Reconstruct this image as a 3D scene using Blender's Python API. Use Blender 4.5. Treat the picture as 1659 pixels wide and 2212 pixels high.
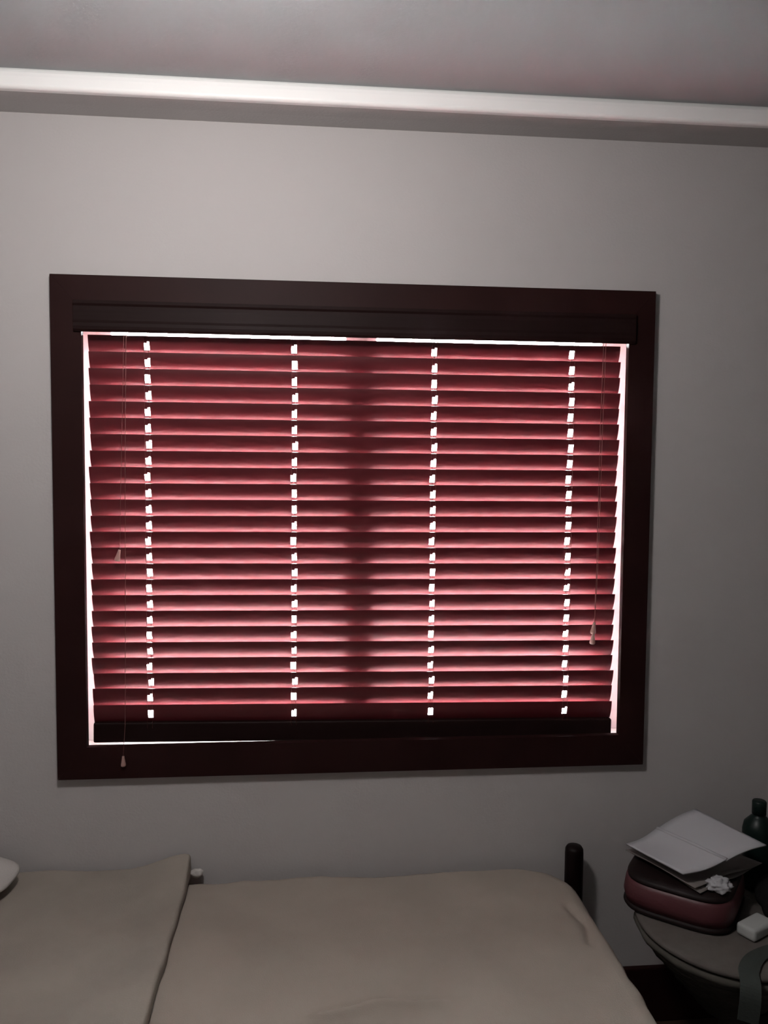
import bpy, bmesh, math, random
from mathutils import Vector, Matrix, noise

# ------------------------------------------------------------------ reset
for o in list(bpy.data.objects):
    bpy.data.objects.remove(o, do_unlink=True)
sc = bpy.context.scene
C = sc.collection
random.seed(7)
R = math.radians
ZB = 0.80            # height of the casing's lower edge above the floor
CEIL = 2.66

# ------------------------------------------------------------------ camera
cam_d = bpy.data.cameras.new('camera')
cam_d.sensor_fit = 'VERTICAL'
cam_d.sensor_height = 24.0
cam_d.lens = 24.0 * 1700.0 / 2212.0
cam_d.clip_start = 0.02
cam = bpy.data.objects.new('camera', cam_d)
C.objects.link(cam)
_r = Vector((0.99591912, -0.08988295, 0.00813391))
_u = Vector((-0.00286175, 0.05862976, 0.99827569))
_w = Vector((0.09020486, 0.99422513, -0.05813328))
m = Matrix((_r, _u, -_w)).transposed().to_4x4()
m.translation = Vector((-0.13741866, -2.22769229, 0.87695392 + ZB))
cam.matrix_world = m
sc.camera = cam

# ------------------------------------------------------------------ sky, exposure
SKY = 310.0
world = bpy.data.worlds.new('overcast_sky')
sc.world = world
world.use_nodes = True
bg = world.node_tree.nodes['Background']
bg.inputs['Color'].default_value = (0.93, 0.96, 1.0, 1)
bg.inputs['Strength'].default_value = SKY
sc.view_settings.view_transform = 'Standard'
sc.view_settings.look = 'None'
sc.view_settings.gamma = 1.0
sc.view_settings.use_curve_mapping = False
sc.view_settings.exposure = 0.0
# daylight portal in the window opening (guides sky sampling, gives no light itself)
pd = bpy.data.lights.new('window_portal', 'AREA')
pd.shape = 'RECTANGLE'; pd.size = 1.6; pd.size_y = 1.24
pd.cycles.is_portal = True
portal = bpy.data.objects.new('window_portal', pd)
C.objects.link(portal)
portal.location = (0.008, 0.215, ZB + 0.695)
portal.rotation_euler = (R(-90), 0, 0)
cy = sc.cycles
cy.use_denoising = True
cy.max_bounces = 11
cy.diffuse_bounces = 8
cy.glossy_bounces = 5
cy.transmission_bounces = 8
cy.transparent_max_bounces = 12
cy.sample_clamp_indirect = 30.0
cy.use_adaptive_sampling = True
cy.adaptive_threshold = 0.02
cy.caustics_reflective = True

# ------------------------------------------------------------------ materials
def mat(name, col, rough=0.6, spec=0.5, noise_amt=0.0, noise_scale=8.0, bump=0.0, bump_scale=60.0,
        stretch=(1, 1, 1), metallic=0.0, transmission=0.0, sheen=0.0, col2=None, coat=0.0):
    mt = bpy.data.materials.new(name)
    mt.use_nodes = True
    nt = mt.node_tree
    b = nt.nodes['Principled BSDF']
    b.inputs['Base Color'].default_value = (*col, 1)
    b.inputs['Roughness'].default_value = rough
    b.inputs['Specular IOR Level'].default_value = spec
    b.inputs['Metallic'].default_value = metallic
    b.inputs['Transmission Weight'].default_value = transmission
    b.inputs['Sheen Weight'].default_value = sheen
    b.inputs['Coat Weight'].default_value = coat
    tc = nt.nodes.new('ShaderNodeTexCoord')
    mp = nt.nodes.new('ShaderNodeMapping')
    mp.inputs['Scale'].default_value = stretch
    nt.links.new(tc.outputs['Object'], mp.inputs['Vector'])
    if noise_amt > 0:
        n = nt.nodes.new('ShaderNodeTexNoise')
        n.inputs['Scale'].default_value = noise_scale
        n.inputs['Detail'].default_value = 5
        nt.links.new(mp.outputs['Vector'], n.inputs['Vector'])
        mx = nt.nodes.new('ShaderNodeMix')
        mx.data_type = 'RGBA'
        c2 = col2 if col2 else tuple(max(0, c * (1 - noise_amt)) for c in col)
        c1 = col if col2 else tuple(min(1, c * (1 + noise_amt * 0.5)) for c in col)
        mx.inputs['A'].default_value = (*c1, 1)
        mx.inputs['B'].default_value = (*c2, 1)
        nt.links.new(n.outputs['Fac'], mx.inputs['Factor'])
        nt.links.new(mx.outputs['Result'], b.inputs['Base Color'])
    if bump > 0:
        n2 = nt.nodes.new('ShaderNodeTexNoise')
        n2.inputs['Scale'].default_value = bump_scale
        n2.inputs['Detail'].default_value = 4
        nt.links.new(mp.outputs['Vector'], n2.inputs['Vector'])
        bp = nt.nodes.new('ShaderNodeBump')
        bp.inputs['Strength'].default_value = bump
        bp.inputs['Distance'].default_value = 0.004
        nt.links.new(n2.outputs['Fac'], bp.inputs['Height'])
        nt.links.new(bp.outputs['Normal'], b.inputs['Normal'])
    return mt

M = {
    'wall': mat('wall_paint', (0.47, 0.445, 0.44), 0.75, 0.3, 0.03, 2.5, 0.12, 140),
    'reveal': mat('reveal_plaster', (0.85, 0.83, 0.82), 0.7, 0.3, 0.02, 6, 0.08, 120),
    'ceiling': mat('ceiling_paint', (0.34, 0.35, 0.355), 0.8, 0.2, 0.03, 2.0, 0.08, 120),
    'cornice': mat('cornice_gloss_white', (0.90, 0.90, 0.89), 0.45, 0.5, 0.01, 4, 0.04, 60),
    'floor': mat('floor_boards', (0.06, 0.035, 0.025), 0.5, 0.4, 0.4, 5, 0.1, 40, (1, 8, 1)),
    'casing': mat('dark_mahogany', (0.020, 0.0058, 0.0055), 0.55, 0.12, 0.35, 7, 0.1, 30, (1, 1, 1)),
    'slat': mat('burgundy_slat', (0.092, 0.010, 0.014), 0.40, 0.55, 0.10, 30, 0.015, 55, (0.25, 4, 4)),
    'valance': mat('valance_wood', (0.012, 0.0040, 0.0037), 0.55, 0.12, 0.3, 20, 0.1, 40, (0.2, 3, 3)),
    'cord': mat('blind_cord', (0.16, 0.07, 0.065), 0.8, 0.2),
    'tassel': mat('tassel_plastic', (0.42, 0.25, 0.22), 0.3, 0.5, 0.1, 40),
    'frame': mat('window_frame_white', (0.80, 0.80, 0.80), 0.45, 0.5, 0.02, 12),
    'bed_wood': mat('bed_wood', (0.006, 0.002, 0.002), 0.5, 0.15, 0.3, 12, 0.08, 40, (1, 1, 0.2)),
    'mattress': mat('mattress_ticking', (0.6, 0.58, 0.54), 0.9, 0.1, 0.05, 20),
    'cream': mat('cream_cotton', (0.335, 0.285, 0.248), 0.95, 0.1, 0.17, 5.0, 0.25, 350),
    'cream2': mat('cream_blanket_wool', (0.305, 0.265, 0.232), 0.95, 0.1, 0.22, 7, 0.35, 220),
    'pillow': mat('white_pillow_cotton', (0.46, 0.43, 0.41), 0.9, 0.1, 0.05, 8, 0.2, 200),
    'paper': mat('white_paper', (0.42, 0.415, 0.435), 0.8, 0.2, 0.03, 10),
    'paper2': mat('aged_paper', (0.20, 0.18, 0.17), 0.85, 0.2, 0.08, 12),
    'bag': mat('red_leather', (0.095, 0.028, 0.033), 0.45, 0.4, 0.15, 14, 0.15, 90),
    'bag_dark': mat('dark_leather', (0.010, 0.004, 0.004), 0.6, 0.25, 0.2, 14, 0.15, 90),
    'black': mat('black_cloth', (0.010, 0.009, 0.009), 0.9, 0.1, 0.2, 20, 0.3, 120),
    'carton': mat('grey_white_carton', (0.42, 0.43, 0.42), 0.7, 0.3, 0.05, 20),
    'strap': mat('grey_green_webbing', (0.045, 0.052, 0.047), 0.85, 0.2, 0.15, 40, 0.3, 200),
    'wicker': mat('pale_rattan', (0.12, 0.105, 0.095), 0.8, 0.2, 0.25, 30, 0.2, 80),
    'wicker_shade': mat('shaded_rattan', (0.085, 0.078, 0.066), 0.8, 0.2, 0.25, 30, 0.2, 80),  # darker copy of the rattan, shade under the table top put into colour
    'bottle': mat('dark_green_plastic', (0.004, 0.012, 0.010), 0.4, 0.3, 0.1, 10),
    'ground': mat('pale_concrete', (0.55, 0.54, 0.52), 0.9, 0.2, 0.15, 1.5, 0.1, 20),
}
def glass():
    mt = bpy.data.materials.new('window_glass'); mt.use_nodes = True
    nt = mt.node_tree; nt.nodes.clear()
    out = nt.nodes.new('ShaderNodeOutputMaterial')
    mix = nt.nodes.new('ShaderNodeMixShader')
    fr = nt.nodes.new('ShaderNodeFresnel'); fr.inputs['IOR'].default_value = 1.3
    tr = nt.nodes.new('ShaderNodeBsdfTransparent'); tr.inputs['Color'].default_value = (0.95, 0.97, 0.96, 1)
    gl = nt.nodes.new('ShaderNodeBsdfGlossy'); gl.inputs['Roughness'].default_value = 0.02
    nt.links.new(fr.outputs[0], mix.inputs[0]); nt.links.new(tr.outputs[0], mix.inputs[1]); nt.links.new(gl.outputs[0], mix.inputs[2])
    nt.links.new(mix.outputs[0], out.inputs[0])
    return mt
M['glass'] = glass()

# ------------------------------------------------------------------ helpers
def obj(name, bm, m, parent=None, smooth=False, loc=None):
    me = bpy.data.meshes.new(name)
    bmesh.ops.recalc_face_normals(bm, faces=bm.faces)
    bm.to_mesh(me); bm.free()
    me.materials.append(M[m])
    if smooth:
        for p in me.polygons: p.use_smooth = True
    o = bpy.data.objects.new(name, me)
    C.objects.link(o)
    if parent: o.parent = parent
    if loc: o.location = loc
    return o
def empty(name, loc=(0, 0, 0), rotz=0):
    o = bpy.data.objects.new(name, None); C.objects.link(o)
    o.empty_display_size = 0.05
    o.location = loc; o.rotation_euler = (0, 0, rotz)
    return o
def tag(o, label, cat, group=None):
    o['label'] = label; o['category'] = cat
    if group: o['group'] = group
    return o
def struct(o, label=None):
    o['kind'] = 'structure'
    if label: o['label'] = label
    return o
def box(bm, x0, x1, y0, y1, z0, z1, bev=0.0, seg=2):
    b = bmesh.new()
    bmesh.ops.create_cube(b, size=1)
    for v in b.verts:
        v.co = Vector(((v.co.x + .5) * (x1 - x0) + x0, (v.co.y + .5) * (y1 - y0) + y0, (v.co.z + .5) * (z1 - z0) + z0))
    if bev:
        bmesh.ops.bevel(b, geom=list(b.edges), offset=bev, segments=seg, affect='EDGES', profile=.6)
    me = bpy.data.meshes.new('t'); b.to_mesh(me); b.free()
    bm.from_mesh(me); bpy.data.meshes.remove(me)
    return bm
def bx(*a, **k): return box(bmesh.new(), *a, **k)
def lathe(prof, n=32, bm=None, c=(0, 0, 0)):
    bm = bm or bmesh.new()
    rings = []
    for r, z in prof:
        if r < 1e-6:
            rings.append([bm.verts.new((c[0], c[1], c[2] + z))])
        else:
            rings.append([bm.verts.new((c[0] + r * math.cos(2 * math.pi * i / n), c[1] + r * math.sin(2 * math.pi * i / n), c[2] + z)) for i in range(n)])
    for a, b in zip(rings, rings[1:]):
        for i in range(n):
            j = (i + 1) % n
            if len(a) == 1 and len(b) == 1: continue
            if len(a) == 1: bm.faces.new((a[0], b[j], b[i]))
            elif len(b) == 1: bm.faces.new((a[i], a[j], b[0]))
            else: bm.faces.new((a[i], a[j], b[j], b[i]))
    return bm
def tube(bm, pts, r, n=8):
    pts = [Vector(p) for p in pts]
    rings = []
    up = Vector((0.123, 0.456, 0.88)).normalized()
    for i, p in enumerate(pts):
        d = (pts[min(i + 1, len(pts) - 1)] - pts[max(i - 1, 0)]).normalized()
        a = d.cross(up)
        if a.length < 1e-3: a = d.cross(Vector((1, 0, 0)))
        a.normalize(); b = d.cross(a)
        rr = r[i] if isinstance(r, (list, tuple)) else r
        rings.append([bm.verts.new(p + rr * (math.cos(2 * math.pi * k / n) * a + math.sin(2 * math.pi * k / n) * b)) for k in range(n)])
    for A, B in zip(rings, rings[1:]):
        for k in range(n):
            bm.faces.new((A[k], A[(k + 1) % n], B[(k + 1) % n], B[k]))
    bm.faces.new(rings[0][::-1]); bm.faces.new(rings[-1])
    return bm
def extrude_x(prof, x0, x1, bm=None):
    """closed profile of (y, z) swept along x"""
    bm = bm or bmesh.new()
    a = [bm.verts.new((x0, y, z)) for y, z in prof]
    b = [bm.verts.new((x1, y, z)) for y, z in prof]
    n = len(prof)
    for i in range(n):
        bm.faces.new((a[i], a[(i + 1) % n], b[(i + 1) % n], b[i]))
    bm.faces.new(a[::-1]); bm.faces.new(b)
    return bm
def fbm(x, y, s, seed=0):
    return noise.noise(Vector((x * s, y * s, seed * 7.3)))

# ------------------------------------------------------------------ room shell
XL, XR, YB = -1.75, 3.3, -4.8
OX0, OX1, OZ0, OZ1 = -0.785, 0.800, ZB + 0.075, ZB + 1.315    # masonry opening
bm = bmesh.new()
T = 0.20
box(bm, XL - .1, OX0, 0, T, 0, CEIL + .1); box(bm, OX1, XR + .1, 0, T, 0, CEIL + .1)
box(bm, OX0, OX1, 0, T, 0, OZ0); box(bm, OX0, OX1, 0, T, OZ1, CEIL + .1)
wb = struct(obj('wall_back', bm, 'wall'), 'pale grey painted wall around the window')
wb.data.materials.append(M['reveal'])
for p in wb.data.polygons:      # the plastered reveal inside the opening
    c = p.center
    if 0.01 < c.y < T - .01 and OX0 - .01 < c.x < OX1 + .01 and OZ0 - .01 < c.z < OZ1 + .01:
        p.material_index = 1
struct(obj('wall_left', bx(XL - .1, XL, YB, 0, 0, CEIL + .1), 'wall'), 'pale grey painted side wall')
struct(obj('wall_right', bx(XR, XR + .1, YB, 0, 0, CEIL + .1), 'wall'), 'pale grey painted side wall')
struct(obj('wall_front', bx(XL - .1, XR + .1, YB - .1, YB, 0, CEIL + .1), 'wall'), 'pale grey painted wall')
struct(obj('floor', bx(XL - .1, XR + .1, YB - .1, T, -.1, 0), 'floor'), 'dark floor in shadow')
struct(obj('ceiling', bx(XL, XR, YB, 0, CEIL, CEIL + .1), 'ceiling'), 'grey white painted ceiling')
struct(obj('ground_outside', bx(-12, 12, T + .01, 16, -.35, -.25), 'ground'), 'pale concrete yard outside the window')
# cornice: rounded front face, flat underside meeting the wall
CP, CH = 0.138, 0.051
prof = [(0, CEIL), (0, CEIL - CH - .002), (-.06, CEIL - CH), (-CP + .020, CEIL - CH)]
for k in range(0, 9):
    a = k / 8 * math.pi / 2
    prof.append((-CP + .010 - .010 * math.sin(a), CEIL - CH + .010 - .010 * math.cos(a)))
prof += [(-CP, CEIL - .022), (-CP + .001, CEIL - .012), (-CP + .004, CEIL - .005), (-CP + .008, CEIL)]
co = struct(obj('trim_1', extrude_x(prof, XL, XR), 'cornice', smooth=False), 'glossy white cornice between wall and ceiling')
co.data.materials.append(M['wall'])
for p in co.data.polygons:      # soffit takes the darker wall colour, its shade put into the paint
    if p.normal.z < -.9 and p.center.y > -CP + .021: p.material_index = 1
struct(obj('baseboard_shade', bx(XL, XR, -.018, 0, 0, .17, bev=.005), 'casing'), 'dark wooden skirting board, made tall to stand in for shade on the wall')  # height and dark wood stand in for deep shade low on the wall

# ------------------------------------------------------------------ window casing and window
cas = struct(empty('trim_2', (0, 0, ZB)), 'dark mahogany window casing with mitred flat boards')
def board(name, quad, y0, y1):
    b = bmesh.new()
    a = [b.verts.new((x, y0, z)) for x, z in quad]; c = [b.verts.new((x, y1, z)) for x, z in quad]
    b.faces.new(a); b.faces.new(c[::-1])
    for i in range(4): b.faces.new((a[i], c[i], c[(i + 1) % 4], a[(i + 1) % 4]))
    bmesh.ops.bevel(b, geom=[e for e in b.edges if all(v.co.y == y0 for v in e.verts)], offset=.003, segments=2, affect='EDGES')
    return obj(name, b, 'casing', cas)
W2, H = .84, 1.383
ix0, ix1, iz0, iz1 = -.760, .764, .0905, 1.300
Y0, Y1 = -.020, 0
g = .0006
board('head_board', [(-W2, H), (W2, H), (ix1 + g, iz1), (ix0 - g, iz1)], Y0, Y1)
board('bottom_board', [(-W2, 0), (W2, 0), (ix1 + g, iz0), (ix0 - g, iz0)], Y0, Y1)
board('side_board', [(-W2, g), (-W2, H - g), (ix0, iz1 - g), (ix0, iz0 + g)], Y0, Y1)
board('side_board', [(W2, g), (W2, H - g), (ix1, iz1 - g), (ix1, iz0 + g)], Y0, Y1)

win = struct(empty('window_1', (0, .115, ZB)), 'two-pane sliding window behind the blind')
fz0, fz1 = OZ0 - ZB, OZ1 - ZB
SWD = .080
obj('stile', bx(OX0, OX0 + SWD, -.035, .035, fz0, fz1, bev=.004), 'frame', win)
obj('stile', bx(OX1 - SWD, OX1, -.035, .035, fz0, fz1, bev=.004), 'frame', win)
obj('rail', bx(OX0 + SWD, OX1 - SWD, -.035, .035, fz0, fz0 + .035, bev=.004), 'frame', win)
obj('rail', bx(OX0 + SWD, OX1 - SWD, -.035, .035, fz1 - .05, fz1, bev=.004), 'frame', win)
obj('mullion', bx(-.045, .045, -.060, .035, fz0 + .035, fz1 - .05, bev=.004), 'frame', win)
obj('pane', bx(OX0 + SWD, -.045, -.003, .003, fz0 + .035, fz1 - .05), 'glass', win)
obj('pane', bx(.045, OX1 - SWD, -.003, .003, fz0 + .035, fz1 - .05), 'glass', win)

# ------------------------------------------------------------------ ceiling lamp (above the frame, lights the room)
LAMP = 100.0
lp = tag(empty('ceiling_lamp', (-.38, -1.15, CEIL)), 'white globe ceiling lamp hanging above the bed', 'lamp')
obj('canopy', lathe([(0, 0), (.055, 0), (.055, -.012), (.040, -.024), (.012, -.030), (0, -.030)], 32), 'cornice', lp, True)
obj('stem', lathe([(0, -.028), (.007, -.028), (.007, -.105), (.030, -.110), (.030, -.130), (0, -.130)], 20), 'cornice', lp, True)
gm = bpy.data.materials.new('lit_opal_globe'); gm.use_nodes = True
gb = gm.node_tree.nodes['Principled BSDF']
gb.inputs['Base Color'].default_value = (.9, .9, .88, 1)
gb.inputs['Emission Color'].default_value = (1.0, .955, .93, 1)
gb.inputs['Emission Strength'].default_value = LAMP
M['globe'] = gm
obj('globe_shade', lathe([(0.0, -.325)] + [(.100 * math.sin(R(a)), -.225 - .100 * math.cos(R(a))) for a in range(12, 172, 12)] + [(0, -.125)], 32), 'globe', lp, True)

# ------------------------------------------------------------------ venetian blind
bl = tag(empty('venetian_blind', (0, .032, ZB)), 'burgundy venetian blind hanging closed in the dark window casing', 'blind')
TILT = 69.5
SW, ST = .0540, .0024
NS, PITCH, ZT = 24, .0453, 1.231
HX = [-.596, -.190, .209, .613]
SX0, SX1 = -.7535, .757
def slat_mesh(notch):
    b = bmesh.new()
    hw, hs = .0072, .0118
    e = SW / 2
    xs = [SX0, SX0 + .004]
    for h in HX: xs += [h - hw, h + .15 * hw, h + hw]
    xs += [SX1 - .004, SX1]
    ss = [-e, -e + .0015, -.021, -.017, -hs, -.0075, -.003, .003, .0075, hs, .017, .021, e - .0015, e]
    def z(s): return -.0034 * (1 - (s / e) ** 2)
    nx, ny = len(xs), len(ss)
    top = [[b.verts.new((x, s, z(s) + ST / 2)) for s in ss] for x in xs]
    bot = [[b.verts.new((x, s, z(s) - ST / 2)) for s in ss] for x in xs]
    def solid(i, j):
        if not (0 <= i < nx - 1 and 0 <= j < ny - 1): return False
        if 2 <= i < nx - 3 and (i - 2) % 3 < 2 and 4 <= j < 9:
            q, side = divmod(i - 2, 3)
            if j == 4 and side == 0 and notch[q]: return True      # corner left standing by the rout
            return False
        return True
    def side(*v):
        f = b.faces.new(v); f.smooth = False
        for ed in f.edges: ed.smooth = False
    for i in range(nx - 1):
        for j in range(ny - 1):
            if not solid(i, j): continue
            b.faces.new((top[i][j], top[i + 1][j], top[i + 1][j + 1], top[i][j + 1])).smooth = True
            b.faces.new((bot[i][j], bot[i][j + 1], bot[i + 1][j + 1], bot[i + 1][j])).smooth = True
            if not solid(i - 1, j): side(top[i][j], top[i][j + 1], bot[i][j + 1], bot[i][j])
            if not solid(i + 1, j): side(top[i + 1][j], bot[i + 1][j], bot[i + 1][j + 1], top[i + 1][j + 1])
            if not solid(i, j - 1): side(top[i][j], bot[i][j], bot[i + 1][j], top[i + 1][j])
            if not solid(i, j + 1): side(top[i][j + 1], top[i + 1][j + 1], bot[i + 1][j + 1], bot[i][j + 1])
    return b
firsts = []
slat_z = []
for i in range(NS):
    zt = ZT - PITCH * i
    zc = zt - SW / 2 * math.sin(R(TILT))
    if i < 3:
        o = obj('slat', slat_mesh([(1, 1, 1, 0), (1, 0, 1, 0), (0, 1, 0, 1)][i]), 'slat', bl)
        firsts.append(o)
    else:
        o = firsts[random.choice((0, 0, 1, 2))].copy(); C.objects.link(o); o.parent = bl
    if i == NS - 1: zc -= .003
    o.location = (random.uniform(-.003, .003), 0, zc)
    tl = TILT + 1.2 - .14 * min(i, 19) + random.uniform(-.5, .5) + max(0, i - 19) * 2.0
    roll = -.0112 * max(0, i - 11) / 12
    o.rotation_euler = (R(-tl), roll * -1, 0)
    slat_z.append(zc)
# headrail, valance, bottom rail
obj('headrail', bx(SX0, SX1, -.022, .028, 1.250, 1.300, bev=.002), 'valance', bl)
vp = [(-.052, 1.315), (-.052, 1.232), (-.058, 1.232), (-.0615, 1.238), (-.0625, 1.246), (-.061, 1.255), (-.062, 1.262),
      (-.062, 1.290), (-.060, 1.300), (-.0625, 1.306), (-.060, 1.315)]
obj('valance', extrude_x(vp, -.778, .780), 'valance', bl)
o = obj('bottom_rail', bx(SX0, SX1, -.012, .012, -.0285, .0285, bev=.006, seg=3), 'valance', bl)
o.location = (0, 0, .1075); o.rotation_euler = (0, R(.72), 0)
# ladder cords and lift cords
cy_, sy_ = SW / 2 * math.cos(R(TILT)), SW / 2 * math.sin(R(TILT))
for h in HX:
    b = bmesh.new()
    for dx in (-.007, .007):
        pts = [(h + dx, -cy_ - .0015, 1.25)]
        for zc in slat_z: pts.append((h + dx, -cy_ - .0022, zc + sy_))
        pts.append((h + dx, -.013, .128))
        tube(b, pts, .0006, 5)
        tube(b, [(h + dx, cy_ + .0025, 1.25), (h + dx, cy_ + .0025, .128)], .0006, 5)
        for zc in slat_z:
            n = Vector((0, -math.sin(R(TILT)), -math.cos(R(TILT)))) * .0022
            tube(b, [(h + dx, -cy_ - .001 + n.y, zc + sy_ + n.z), (h + dx, 0 + n.y * .2, zc + n.z), (h + dx, cy_ + .002, zc - sy_ - .002)], .0005, 4)
    obj('ladder_cord', b, 'cord', bl, True)
    b = bmesh.new()
    tube(b, [(h + .001, 0, 1.255), (h + .001, 0, .115)], .0009, 6)
    obj('lift_cord', b, 'cord', bl, True)
# pull cords with tassels
def tassel(parent, x, y, z, s=1.0, rx=0):
    prof = [(0, .0), (.0035, .0), (.0042, -.006), (.0065, -.020), (.0078, -.026), (.0078, -.030), (.006, -.032), (0, -.032)]
    o = obj('tassel', lathe([(r * s, q * s) for r, q in prof], 14), 'tassel', parent, True)
    o.location = (x, y, z); o.rotation_euler = (R(4), R(rx), 0)
    return o
pc = obj('pull_cord', tube(bmesh.new(), [(-.648, -.050, 1.24), (-.654, -.042, 1.10), (-.664, -.038, .80), (-.668, -.037, .64)], .0009, 6), 'cord', bl, True)
tassel(pc, -.669, -.037, .640, 1.0, 14)
pc = obj('pull_cord', tube(bmesh.new(), [(-.642, -.050, 1.24), (-.650, -.042, .9), (-.654, -.040, .5), (-.657, -.046, .15), (-.660, -.060, .066)], .0009, 6), 'cord', bl, True)
tassel(pc, -.660, -.060, .066, .9, 0)
pc = obj('pull_cord', tube(bmesh.new(), [(.690, -.050, 1.24), (.690, -.040, 1.0), (.690, -.038, .6), (.687, -.038, .42)], .0009, 6), 'cord', bl, True)
tassel(pc, .687, -.038, .424, 1.05, 6)
pc = obj('pull_cord', tube(bmesh.new(), [(.697, -.050, 1.24), (.697, -.040, 1.0), (.694, -.038, .6), (.686, -.040, .40), (.684, -.040, .390)], .0009, 6), 'cord', bl, True)
tassel(pc, .684, -.041, .394, 1.05, 5)

# ------------------------------------------------------------------ bed
BX0, BX1, BY0, BY1 = -1.36, .585, -1.00, -.035
bed = tag(empty('bed', ((BX0 + BX1) / 2, (BY0 + BY1) / 2, 0)), 'single bed with round dark wooden posts along the wall', 'bed')
def bpart(name, b, m, smooth=False):
    o = obj(name, b, m, None, smooth)
    o.parent = bed; o.location = -Vector(bed.location)
    return o
bpart('mattress', bx(BX0 + .03, BX1 - .02, BY0 + .02, BY1 - .02, .28, .485, bev=.04, seg=3), 'mattress')
for px in (BX0 - .01, .622):
    for py in (BY0 + .0, -.062):
        bpart('post', lathe([(0, 0), (.024, 0), (.0265, .02), (.0265, .560), (.0255, .573), (.021, .580), (0, .582)], 28, c=(px, py, 0)), 'bed_wood', True)
    bpart('end_rail', bx(px - .012, px + .012, BY0 + .02, -.085, .20, .34, bev=.004), 'bed_wood')
bpart('side_rail', bx(BX0 + .015, .60, BY0 - .012, BY0 + .012, .20, .27, bev=.004), 'bed_wood')
bpart('side_rail', bx(BX0 + .015, .60, -.074, -.050, .20, .27, bev=.004), 'bed_wood')

def rounded_rect(x0, x1, y0, y1, rad, n):
    """n points (count per side) of a rounded rectangle, anticlockwise; rad = radius of the 4 corners (x1y0, x1y1, x0y1, x0y0)"""
    pts = []
    cs = [(x1 - rad[0], y0 + rad[0], -90, rad[0]), (x1 - rad[1], y1 - rad[1], 0, rad[1]), (x0 + rad[2], y1 - rad[2], 90, rad[2]), (x0 + rad[3], y0 + rad[3], 180, rad[3])]
    arcs = []
    for cx, cy2, a0, r in cs:
        arcs.append([Vector((cx + r * math.cos(R(a0 + k * 90 / 8)), cy2 + r * math.sin(R(a0 + k * 90 / 8)))) for k in range(9)])
    for k in range(4):
        pts += arcs[k]
        a, b2 = arcs[k][-1], arcs[(k + 1) % 4][0]
        for q in range(1, n): pts.append(a.lerp(b2, q / n))
    return pts
def draped(outline, z0, hfun, edge_r, drop, wave, rings=34, skirt=8, wob=None):
    """soft sheet: flat top filling the outline, rounded edge, hanging skirt"""
    b = bmesh.new()
    c = sum(outline, Vector((0, 0))) / len(outline)
    n = len(outline)
    loops = []
    def add(fn): loops.append([b.verts.new(fn(p, i)) for i, p in enumerate(outline)])
    for k in range(1, rings + 1):
        t = k / rings
        t = 1 - (1 - t) ** 1.4
        def fn(p, i, t=t):
            d = (p - c); L = d.length
            q = c + d * t * (1 - edge_r / L)
            return Vector((q.x, q.y, z0 + hfun(q.x, q.y)))
        add(fn)
    for k in range(1, 5):
        a = k / 4 * math.pi / 2
        def fn(p, i, a=a):
            d = (p - c); L = d.length; nrm = d / L
            q = p - nrm * edge_r * (1 - math.sin(a))
            w = (wob(p) if wob else 0)
            return Vector((q.x + nrm.x * w, q.y + nrm.y * w, z0 + hfun(q.x, q.y) - edge_r * (1 - math.cos(a))))
        add(fn)
    for k in range(1, skirt + 1):
        s = k / skirt
        def fn(p, i, s=s):
            d = (p - c); nrm = d / d.length
            w = wave * s * math.sin(i * .33 + 2 * math.sin(i * .085)) + (wob(p) if wob else 0)
            return Vector((p.x + nrm.x * w, p.y + nrm.y * w, z0 - edge_r - drop * s))
        if drop > 0: add(fn)
    mid = b.verts.new((c.x, c.y, z0 + hfun(c.x, c.y)))
    for i in range(n): b.faces.new((mid, loops[0][i], loops[0][(i + 1) % n]))
    for A, B in zip(loops, loops[1:]):
        for i in range(n): b.faces.new((A[i], B[i], B[(i + 1) % n], A[(i + 1) % n]))
    return b
def gauss_line(x, y, pts, w):
    """distance-based falloff to a polyline"""
    best = 9
    p = Vector((x, y))
    for a, c in zip(pts, pts[1:]):
        a, c = Vector(a), Vector(c)
        t = max(0, min(1, (p - a).dot(c - a) / (c - a).length_squared))
        best = min(best, (p - a.lerp(c, t)).length)
    return math.exp(-(best / w) ** 2)
def bed_h(x, y):
    h = .008 * fbm(x, y, 3.1, 1) + .006 * fbm(x, y, 8, 2) + .0025 * fbm(x, y, 19, 3)
    wr = [(-.13, -.605), (-.06, -.592), (.0, -.575), (.06, -.577), (.14, -.588)]
    h += .012 * gauss_line(x, y + .014, wr, .016) - .009 * gauss_line(x, y - .004, wr, .008)
    h -= .012 * gauss_line(x, y, [(.545, -.25), (.565, -.33), (.55, -.40)], .014)
    return h
ol = rounded_rect(-1.33, .601, -1.03, -.030, (.05, .12, .05, .05), 70)
# denser top grid: rings towards the centre are smoothed by the sheet's size
spread = obj('bedspread', draped(ol, .508, bed_h, .035, .20, .010, rings=110,
             wob=lambda p: .010 * fbm(p.x, p.y, 9, 4) + .005 * fbm(p.x, p.y, 22, 5)), 'cream', smooth=True)
tag(spread, 'smooth cream bedspread covering the bed below the window', 'bedspread')
def fold_h(x, y):
    h = .010 * fbm(x, y, 4, 11) + .006 * fbm(x, y, 10, 12) + .0015 * fbm(x, y, 24, 14)
    d = math.hypot((x + .485) / 1.6, y + .02)
    h += .030 * math.exp(-(d / .085) ** 2)
    h += .010 * math.exp(-((x + .49) / .06) ** 2)
    return h
ol = rounded_rect(-1.27, -.476, -.98, -.012, (.03, .012, .03, .03), 30)
b = draped(ol, .536, fold_h, .010, .008, 0, rings=50, skirt=2, wob=lambda p: .005 * fbm(p.x, p.y, 7, 15) + .003 * fbm(p.x, p.y, 18, 16))
fold = obj('folded_blanket', b, 'cream2', smooth=True)
tag(fold, 'folded cream blanket with a raised corner on the left of the bed', 'blanket')
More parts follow.
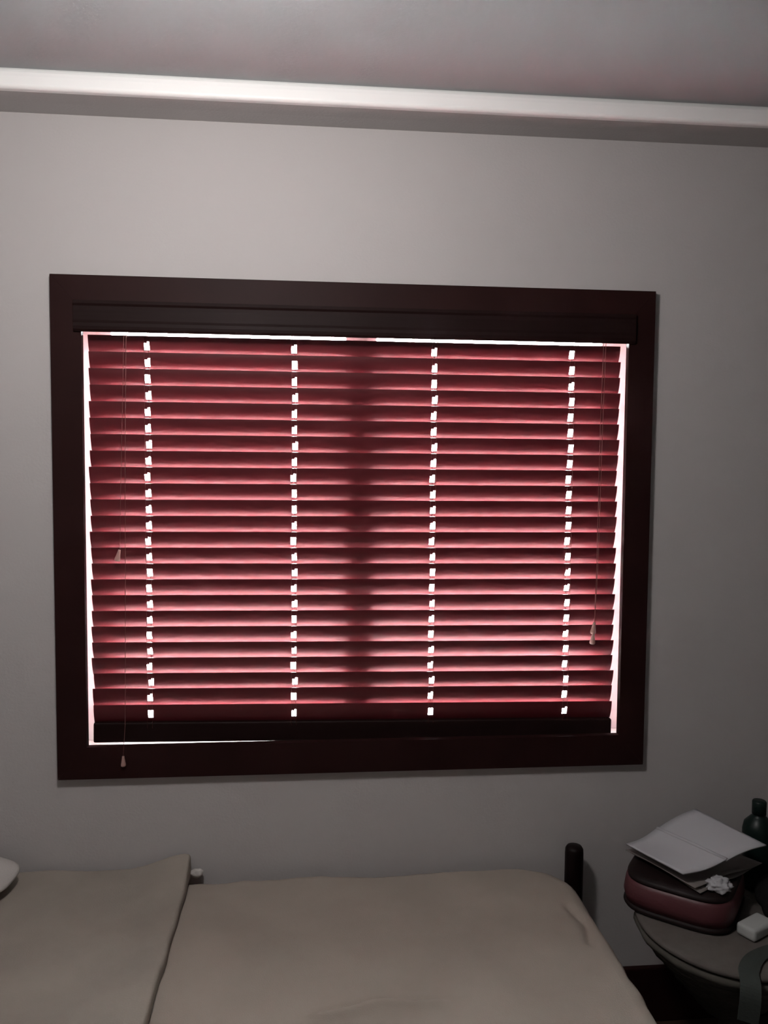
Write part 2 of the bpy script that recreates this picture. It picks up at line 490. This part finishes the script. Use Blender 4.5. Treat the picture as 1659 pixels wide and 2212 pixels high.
# scrap of white sheet showing behind the raised blanket corner
b = bmesh.new(); bmesh.ops.create_icosphere(b, subdivisions=3, radius=1)
for v in b.verts:
    k = 1 + .25 * noise.noise(v.co * 1.7)
    v.co = Vector((v.co.x * .020 * k - .462, v.co.y * .014 * k - .022, v.co.z * .012 * k + .522))
tag(obj('cloth_scrap', b, 'pillow', smooth=True), 'scrap of white cloth behind the raised blanket corner', 'cloth')
# pillow
def pillow(name, cx, cy2, cz, sx, sy, sz, rz):
    b = bmesh.new(); bmesh.ops.create_uvsphere(b, u_segments=48, v_segments=24, radius=1)
    for v in b.verts:
        x, y, z = v.co
        def se(a, e): return math.copysign(abs(a) ** e, a)
        x2, y2 = se(x, .8), se(y, .7)
        zz = z * (1 - .25 * (x2 * x2 + y2 * y2) / 2)
        k = 1 + .05 * noise.noise(Vector((x * 2, y * 2, z * 2)))
        v.co = Vector((x2 * sx * k, y2 * sy * k, zz * sz * k))
    o = obj(name, b, 'pillow', smooth=True)
    o.location = (cx, cy2, cz); o.rotation_euler = (0, 0, rz)
    return o
tag(pillow('pillow', -1.095, -.130, .584, .178, .105, .036, 0), 'white pillow end at the left edge against the wall', 'pillow')

# ------------------------------------------------------------------ side table
TX, TY, TZ = .950, -.325, .500
tb = tag(empty('side_table', (TX, TY, 0)), 'round pale woven side table with tapered sides beside the bed', 'table')
top = obj('table_top', lathe([(0, TZ - .02), (.215, TZ - .02), (.228, TZ - .018), (.236, TZ - .010), (.234, TZ - .002), (.222, TZ), (0, TZ)], 56), 'wicker', tb, True)
# tapered bowl of rattan coils on a pedestal
def bowl_r(d): return .226 - .172 * min(1, max(0, (d - .030) / .200)) ** 1.05
for k in range(12):
    d = .030 + .0178 * k
    r = bowl_r(d)
    b = bmesh.new()
    n = 56
    tube(b, [((r + .002 * math.sin(14 * 2 * math.pi * q / n + k * math.pi)) * math.cos(2 * math.pi * q / n),
              (r + .002 * math.sin(14 * 2 * math.pi * q / n + k * math.pi)) * math.sin(2 * math.pi * q / n), TZ - d) for q in range(n + 1)], .0105, 6)
    obj('rattan_coil', b, 'wicker_shade', tb, True)
obj('core', lathe([(0, TZ - .235), (.045, TZ - .232), (.215, TZ - .03), (0, TZ - .025)], 40), 'wicker_shade', tb, True)
obj('pedestal', lathe([(0, .018), (.019, .018), (.017, .10), (.017, TZ - .24), (.030, TZ - .225), (0, TZ - .22)], 20), 'wicker_shade', tb, True)
obj('foot', lathe([(0, 0), (.15, 0), (.152, .008), (.14, .018), (.03, .026), (0, .026)], 40), 'wicker_shade', tb, True)

# red bag on the table
bag = tag(empty('handbag', (.877, -.223, TZ), R(-38)), 'dark red leather bag lying under the papers on the side table', 'bag')
def loft(sections, n=56, e=.5):
    b = bmesh.new(); rings = []
    for z, sx, sy in sections:
        ring = []
        for q in range(n):
            a = 2 * math.pi * q / n
            c, s = math.cos(a), math.sin(a)
            ring.append(b.verts.new((sx * math.copysign(abs(c) ** e, c), sy * math.copysign(abs(s) ** e, s), z)))
        rings.append(ring)
    for A, B in zip(rings, rings[1:]):
        for q in range(n): b.faces.new((A[q], A[(q + 1) % n], B[(q + 1) % n], B[q]))
    b.faces.new(rings[0][::-1]); b.faces.new(rings[-1])
    return b
LX, LY = .140, .145
obj('base', loft([(.000, LX - .012, LY - .012), (.003, LX, LY), (.010, LX + .004, LY + .004), (.017, LX, LY)]), 'bag_dark', bag, True)
obj('body', loft([(.015, LX - .002, LY - .002), (.040, LX + .004, LY + .004), (.070, LX, LY), (.084, LX - .008, LY - .008)]), 'bag', bag, True)
obj('lid', loft([(.080, LX - .005, LY - .005), (.086, LX - .004, LY - .004), (.093, LX - .010, LY - .010), (.098, LX - .03, LY - .03)]), 'bag_dark', bag, True)

# papers: loose sheets and an open booklet on the bag
def sheet(name, corners, m, nx=14, ny=10, bend=None, th=.0012):
    """a thin curved sheet between four corners (A, B, C, D): A-B long side, D-C opposite"""
    b = bmesh.new()
    A, B, Cc, D = [Vector(c) for c in corners]
    up, dn = [], []
    for i in range(nx + 1):
        ru, rd = [], []
        for j in range(ny + 1):
            u, v = i / nx, j / ny
            p = A.lerp(B, u).lerp(D.lerp(Cc, u), v)
            if bend: p = p + Vector((0, 0, bend(u, v)))
            ru.append(b.verts.new(p + Vector((0, 0, th)))); rd.append(b.verts.new(p))
        up.append(ru); dn.append(rd)
    for i in range(nx):
        for j in range(ny):
            b.faces.new((up[i][j], up[i + 1][j], up[i + 1][j + 1], up[i][j + 1]))
            b.faces.new((dn[i][j], dn[i][j + 1], dn[i + 1][j + 1], dn[i + 1][j]))
    for i in range(nx):
        b.faces.new((up[i][0], dn[i][0], dn[i + 1][0], up[i + 1][0])); b.faces.new((up[i][ny], up[i + 1][ny], dn[i + 1][ny], dn[i][ny]))
    for j in range(ny):
        b.faces.new((up[0][j], up[0][j + 1], dn[0][j + 1], dn[0][j])); b.faces.new((up[nx][j], dn[nx][j], dn[nx][j + 1], up[nx][j + 1]))
    return obj(name, b, m, None, True)
z = TZ + .100
s1 = sheet('paper_sheet', [(.745, -.135, z), (.99, -.10, z + .004), (1.06, -.265, z + .004), (.845, -.370, z)], 'paper2', bend=lambda u, v: .006 * math.sin(u * 5 + v * 3) ** 2)
tag(s1, 'creased grey paper sheet lowest in the stack on the red bag', 'paper')
s2 = sheet('paper_sheet', [(.735, -.165, z + .010), (.98, -.11, z + .014), (1.07, -.270, z + .016), (.835, -.362, z + .010)], 'paper2', bend=lambda u, v: .006 * math.sin(u * 4 + 1 + v * 2) ** 2)
tag(s2, 'curled beige paper sheet just beneath the open white booklet', 'paper')
bk = tag(empty('booklet', (.88, -.25, z + .024)), 'open white booklet lying on top of the papers', 'booklet')
def rel(pts): return [(p[0] - .88, p[1] + .25, p[2] - (z + .024)) for p in pts]
A_, D_ = (.726, -.184, .640), (.808, -.350, .640)
B_, C_ = (.945, -.140, .712), (1.045, -.325, .694)
F1 = tuple(A_[i] * .5 + B_[i] * .5 for i in range(3)); F2 = tuple(D_[i] * .45 + C_[i] * .55 for i in range(3))
F1 = (F1[0] - .012, F1[1], F1[2] - .008); F2 = (F2[0] - .01, F2[1] - .005, F2[2] - .004)
o = sheet('page', rel([A_, F1, F2, D_]), 'paper', bend=lambda u, v: -.006 * math.sin(u * math.pi) + .004 * u ** 4, th=.004); o.parent = bk
o = sheet('page', rel([F1, B_, C_, F2]), 'paper', bend=lambda u, v: .006 * math.sin(u * math.pi), th=.004); o.parent = bk
tube_b = tube(bmesh.new(), rel([(F1[0], F1[1], F1[2] + .0055), tuple((F1[i] + F2[i]) / 2 + (.0065 if i == 2 else 0) for i in range(3)), (F2[0], F2[1], F2[2] + .0055)]), .005, 8)
obj('spine_fold', tube_b, 'paper', bk, True)
# crumpled tissue
b = bmesh.new(); bmesh.ops.create_icosphere(b, subdivisions=4, radius=1)
for v in b.verts:
    k = 1 + .45 * noise.noise(v.co * 2.3 + Vector((3, 1, 2))) + .2 * noise.noise(v.co * 6)
    v.co = Vector((v.co.x * .030 * k, v.co.y * .026 * k, max(-.012, v.co.z * .018 * k)))
o = tag(obj('crumpled_tissue', b, 'paper', smooth=True), 'crumpled white tissue between the papers and the black cloth', 'tissue')
o.location = (.905, -.352, TZ + .110)
# black cloth heap
b = bmesh.new(); bmesh.ops.create_icosphere(b, subdivisions=4, radius=1)
for v in b.verts:
    k = 1 + .3 * noise.noise(v.co * 1.8 + Vector((5, 0, 2))) + .1 * noise.noise(v.co * 5)
    v.co = Vector((v.co.x * .052 * k, v.co.y * .085 * k, max(-.045, v.co.z * .050 * k)))
o = tag(obj('black_cloth', b, 'black', smooth=True), 'heap of black cloth on the right of the side table', 'cloth')
o.location = (1.100, -.300, TZ + .046); o.rotation_euler = (0, 0, R(-38))
# small carton with rounded end
ct = tag(empty('small_carton', (.985, -.388, TZ + .017), R(28)), 'small grey white carton in front of the black cloth', 'carton')
b = bx(-.045, .045, -.026, .026, -.016, .016, bev=.010, seg=3); obj('carton_body', b, 'carton', ct, True)
obj('carton_flap', bx(.044, .060, -.024, .024, -.002, .002, bev=.001), 'carton', ct)
# strap hanging over the rim
b = bmesh.new()
keys = [(1.085, -.440, TZ + .004), (1.00, -.455, TZ + .004), (.93, -.485, TZ + .004), (.885, -.530, TZ + .004), (.868, -.566, TZ - .002), (.860, -.582, TZ - .03), (.858, -.578, TZ - .09)]
path = []
for i in range(len(keys) - 1):
    p0, p1, p2, p3 = [Vector(keys[max(0, min(len(keys) - 1, i + q))]) for q in (-1, 0, 1, 2)]
    for q in range(5):
        t = q / 5
        path.append(.5 * ((2 * p1) + (p2 - p0) * t + (2 * p0 - 5 * p1 + 4 * p2 - p3) * t * t + (3 * p1 - p0 - 3 * p2 + p3) * t ** 3))
path.append(Vector(keys[-1]))
L_, R_ = [], []
for i, p in enumerate(path):
    L_.append(Vector(p) + Vector((-.018, .012, 0))); R_.append(Vector(p) + Vector((.018, -.012, 0)))
vs = [[b.verts.new(a + Vector((0, -t, t))) for t in (0, .003)] + [b.verts.new(c2 + Vector((0, -t, t))) for t in (.003, 0)] for a, c2 in zip(L_, R_)]
for A, B in zip(vs, vs[1:]):
    for k in range(4): b.faces.new((A[k], A[(k + 1) % 4], B[(k + 1) % 4], B[k]))
b.faces.new(vs[0][::-1]); b.faces.new(vs[-1])
tag(obj('webbing_strap', b, 'strap'), 'dark grey green strap hanging over the side table rim', 'strap')
# bottle
bt = tag(empty('bottle', (1.113, -.175, TZ)), 'dark green bottle standing behind the papers by the wall', 'bottle')
obj('bottle_body', lathe([(0, 0), (.038, 0), (.042, .006), (.042, .165), (.038, .185), (.022, .203), (.016, .208), (.016, .215), (0, .215)], 32), 'bottle', bt, True)
obj('cap', lathe([(0, .212), (.019, .212), (.019, .246), (.017, .249), (0, .249)], 28), 'bottle', bt, True)
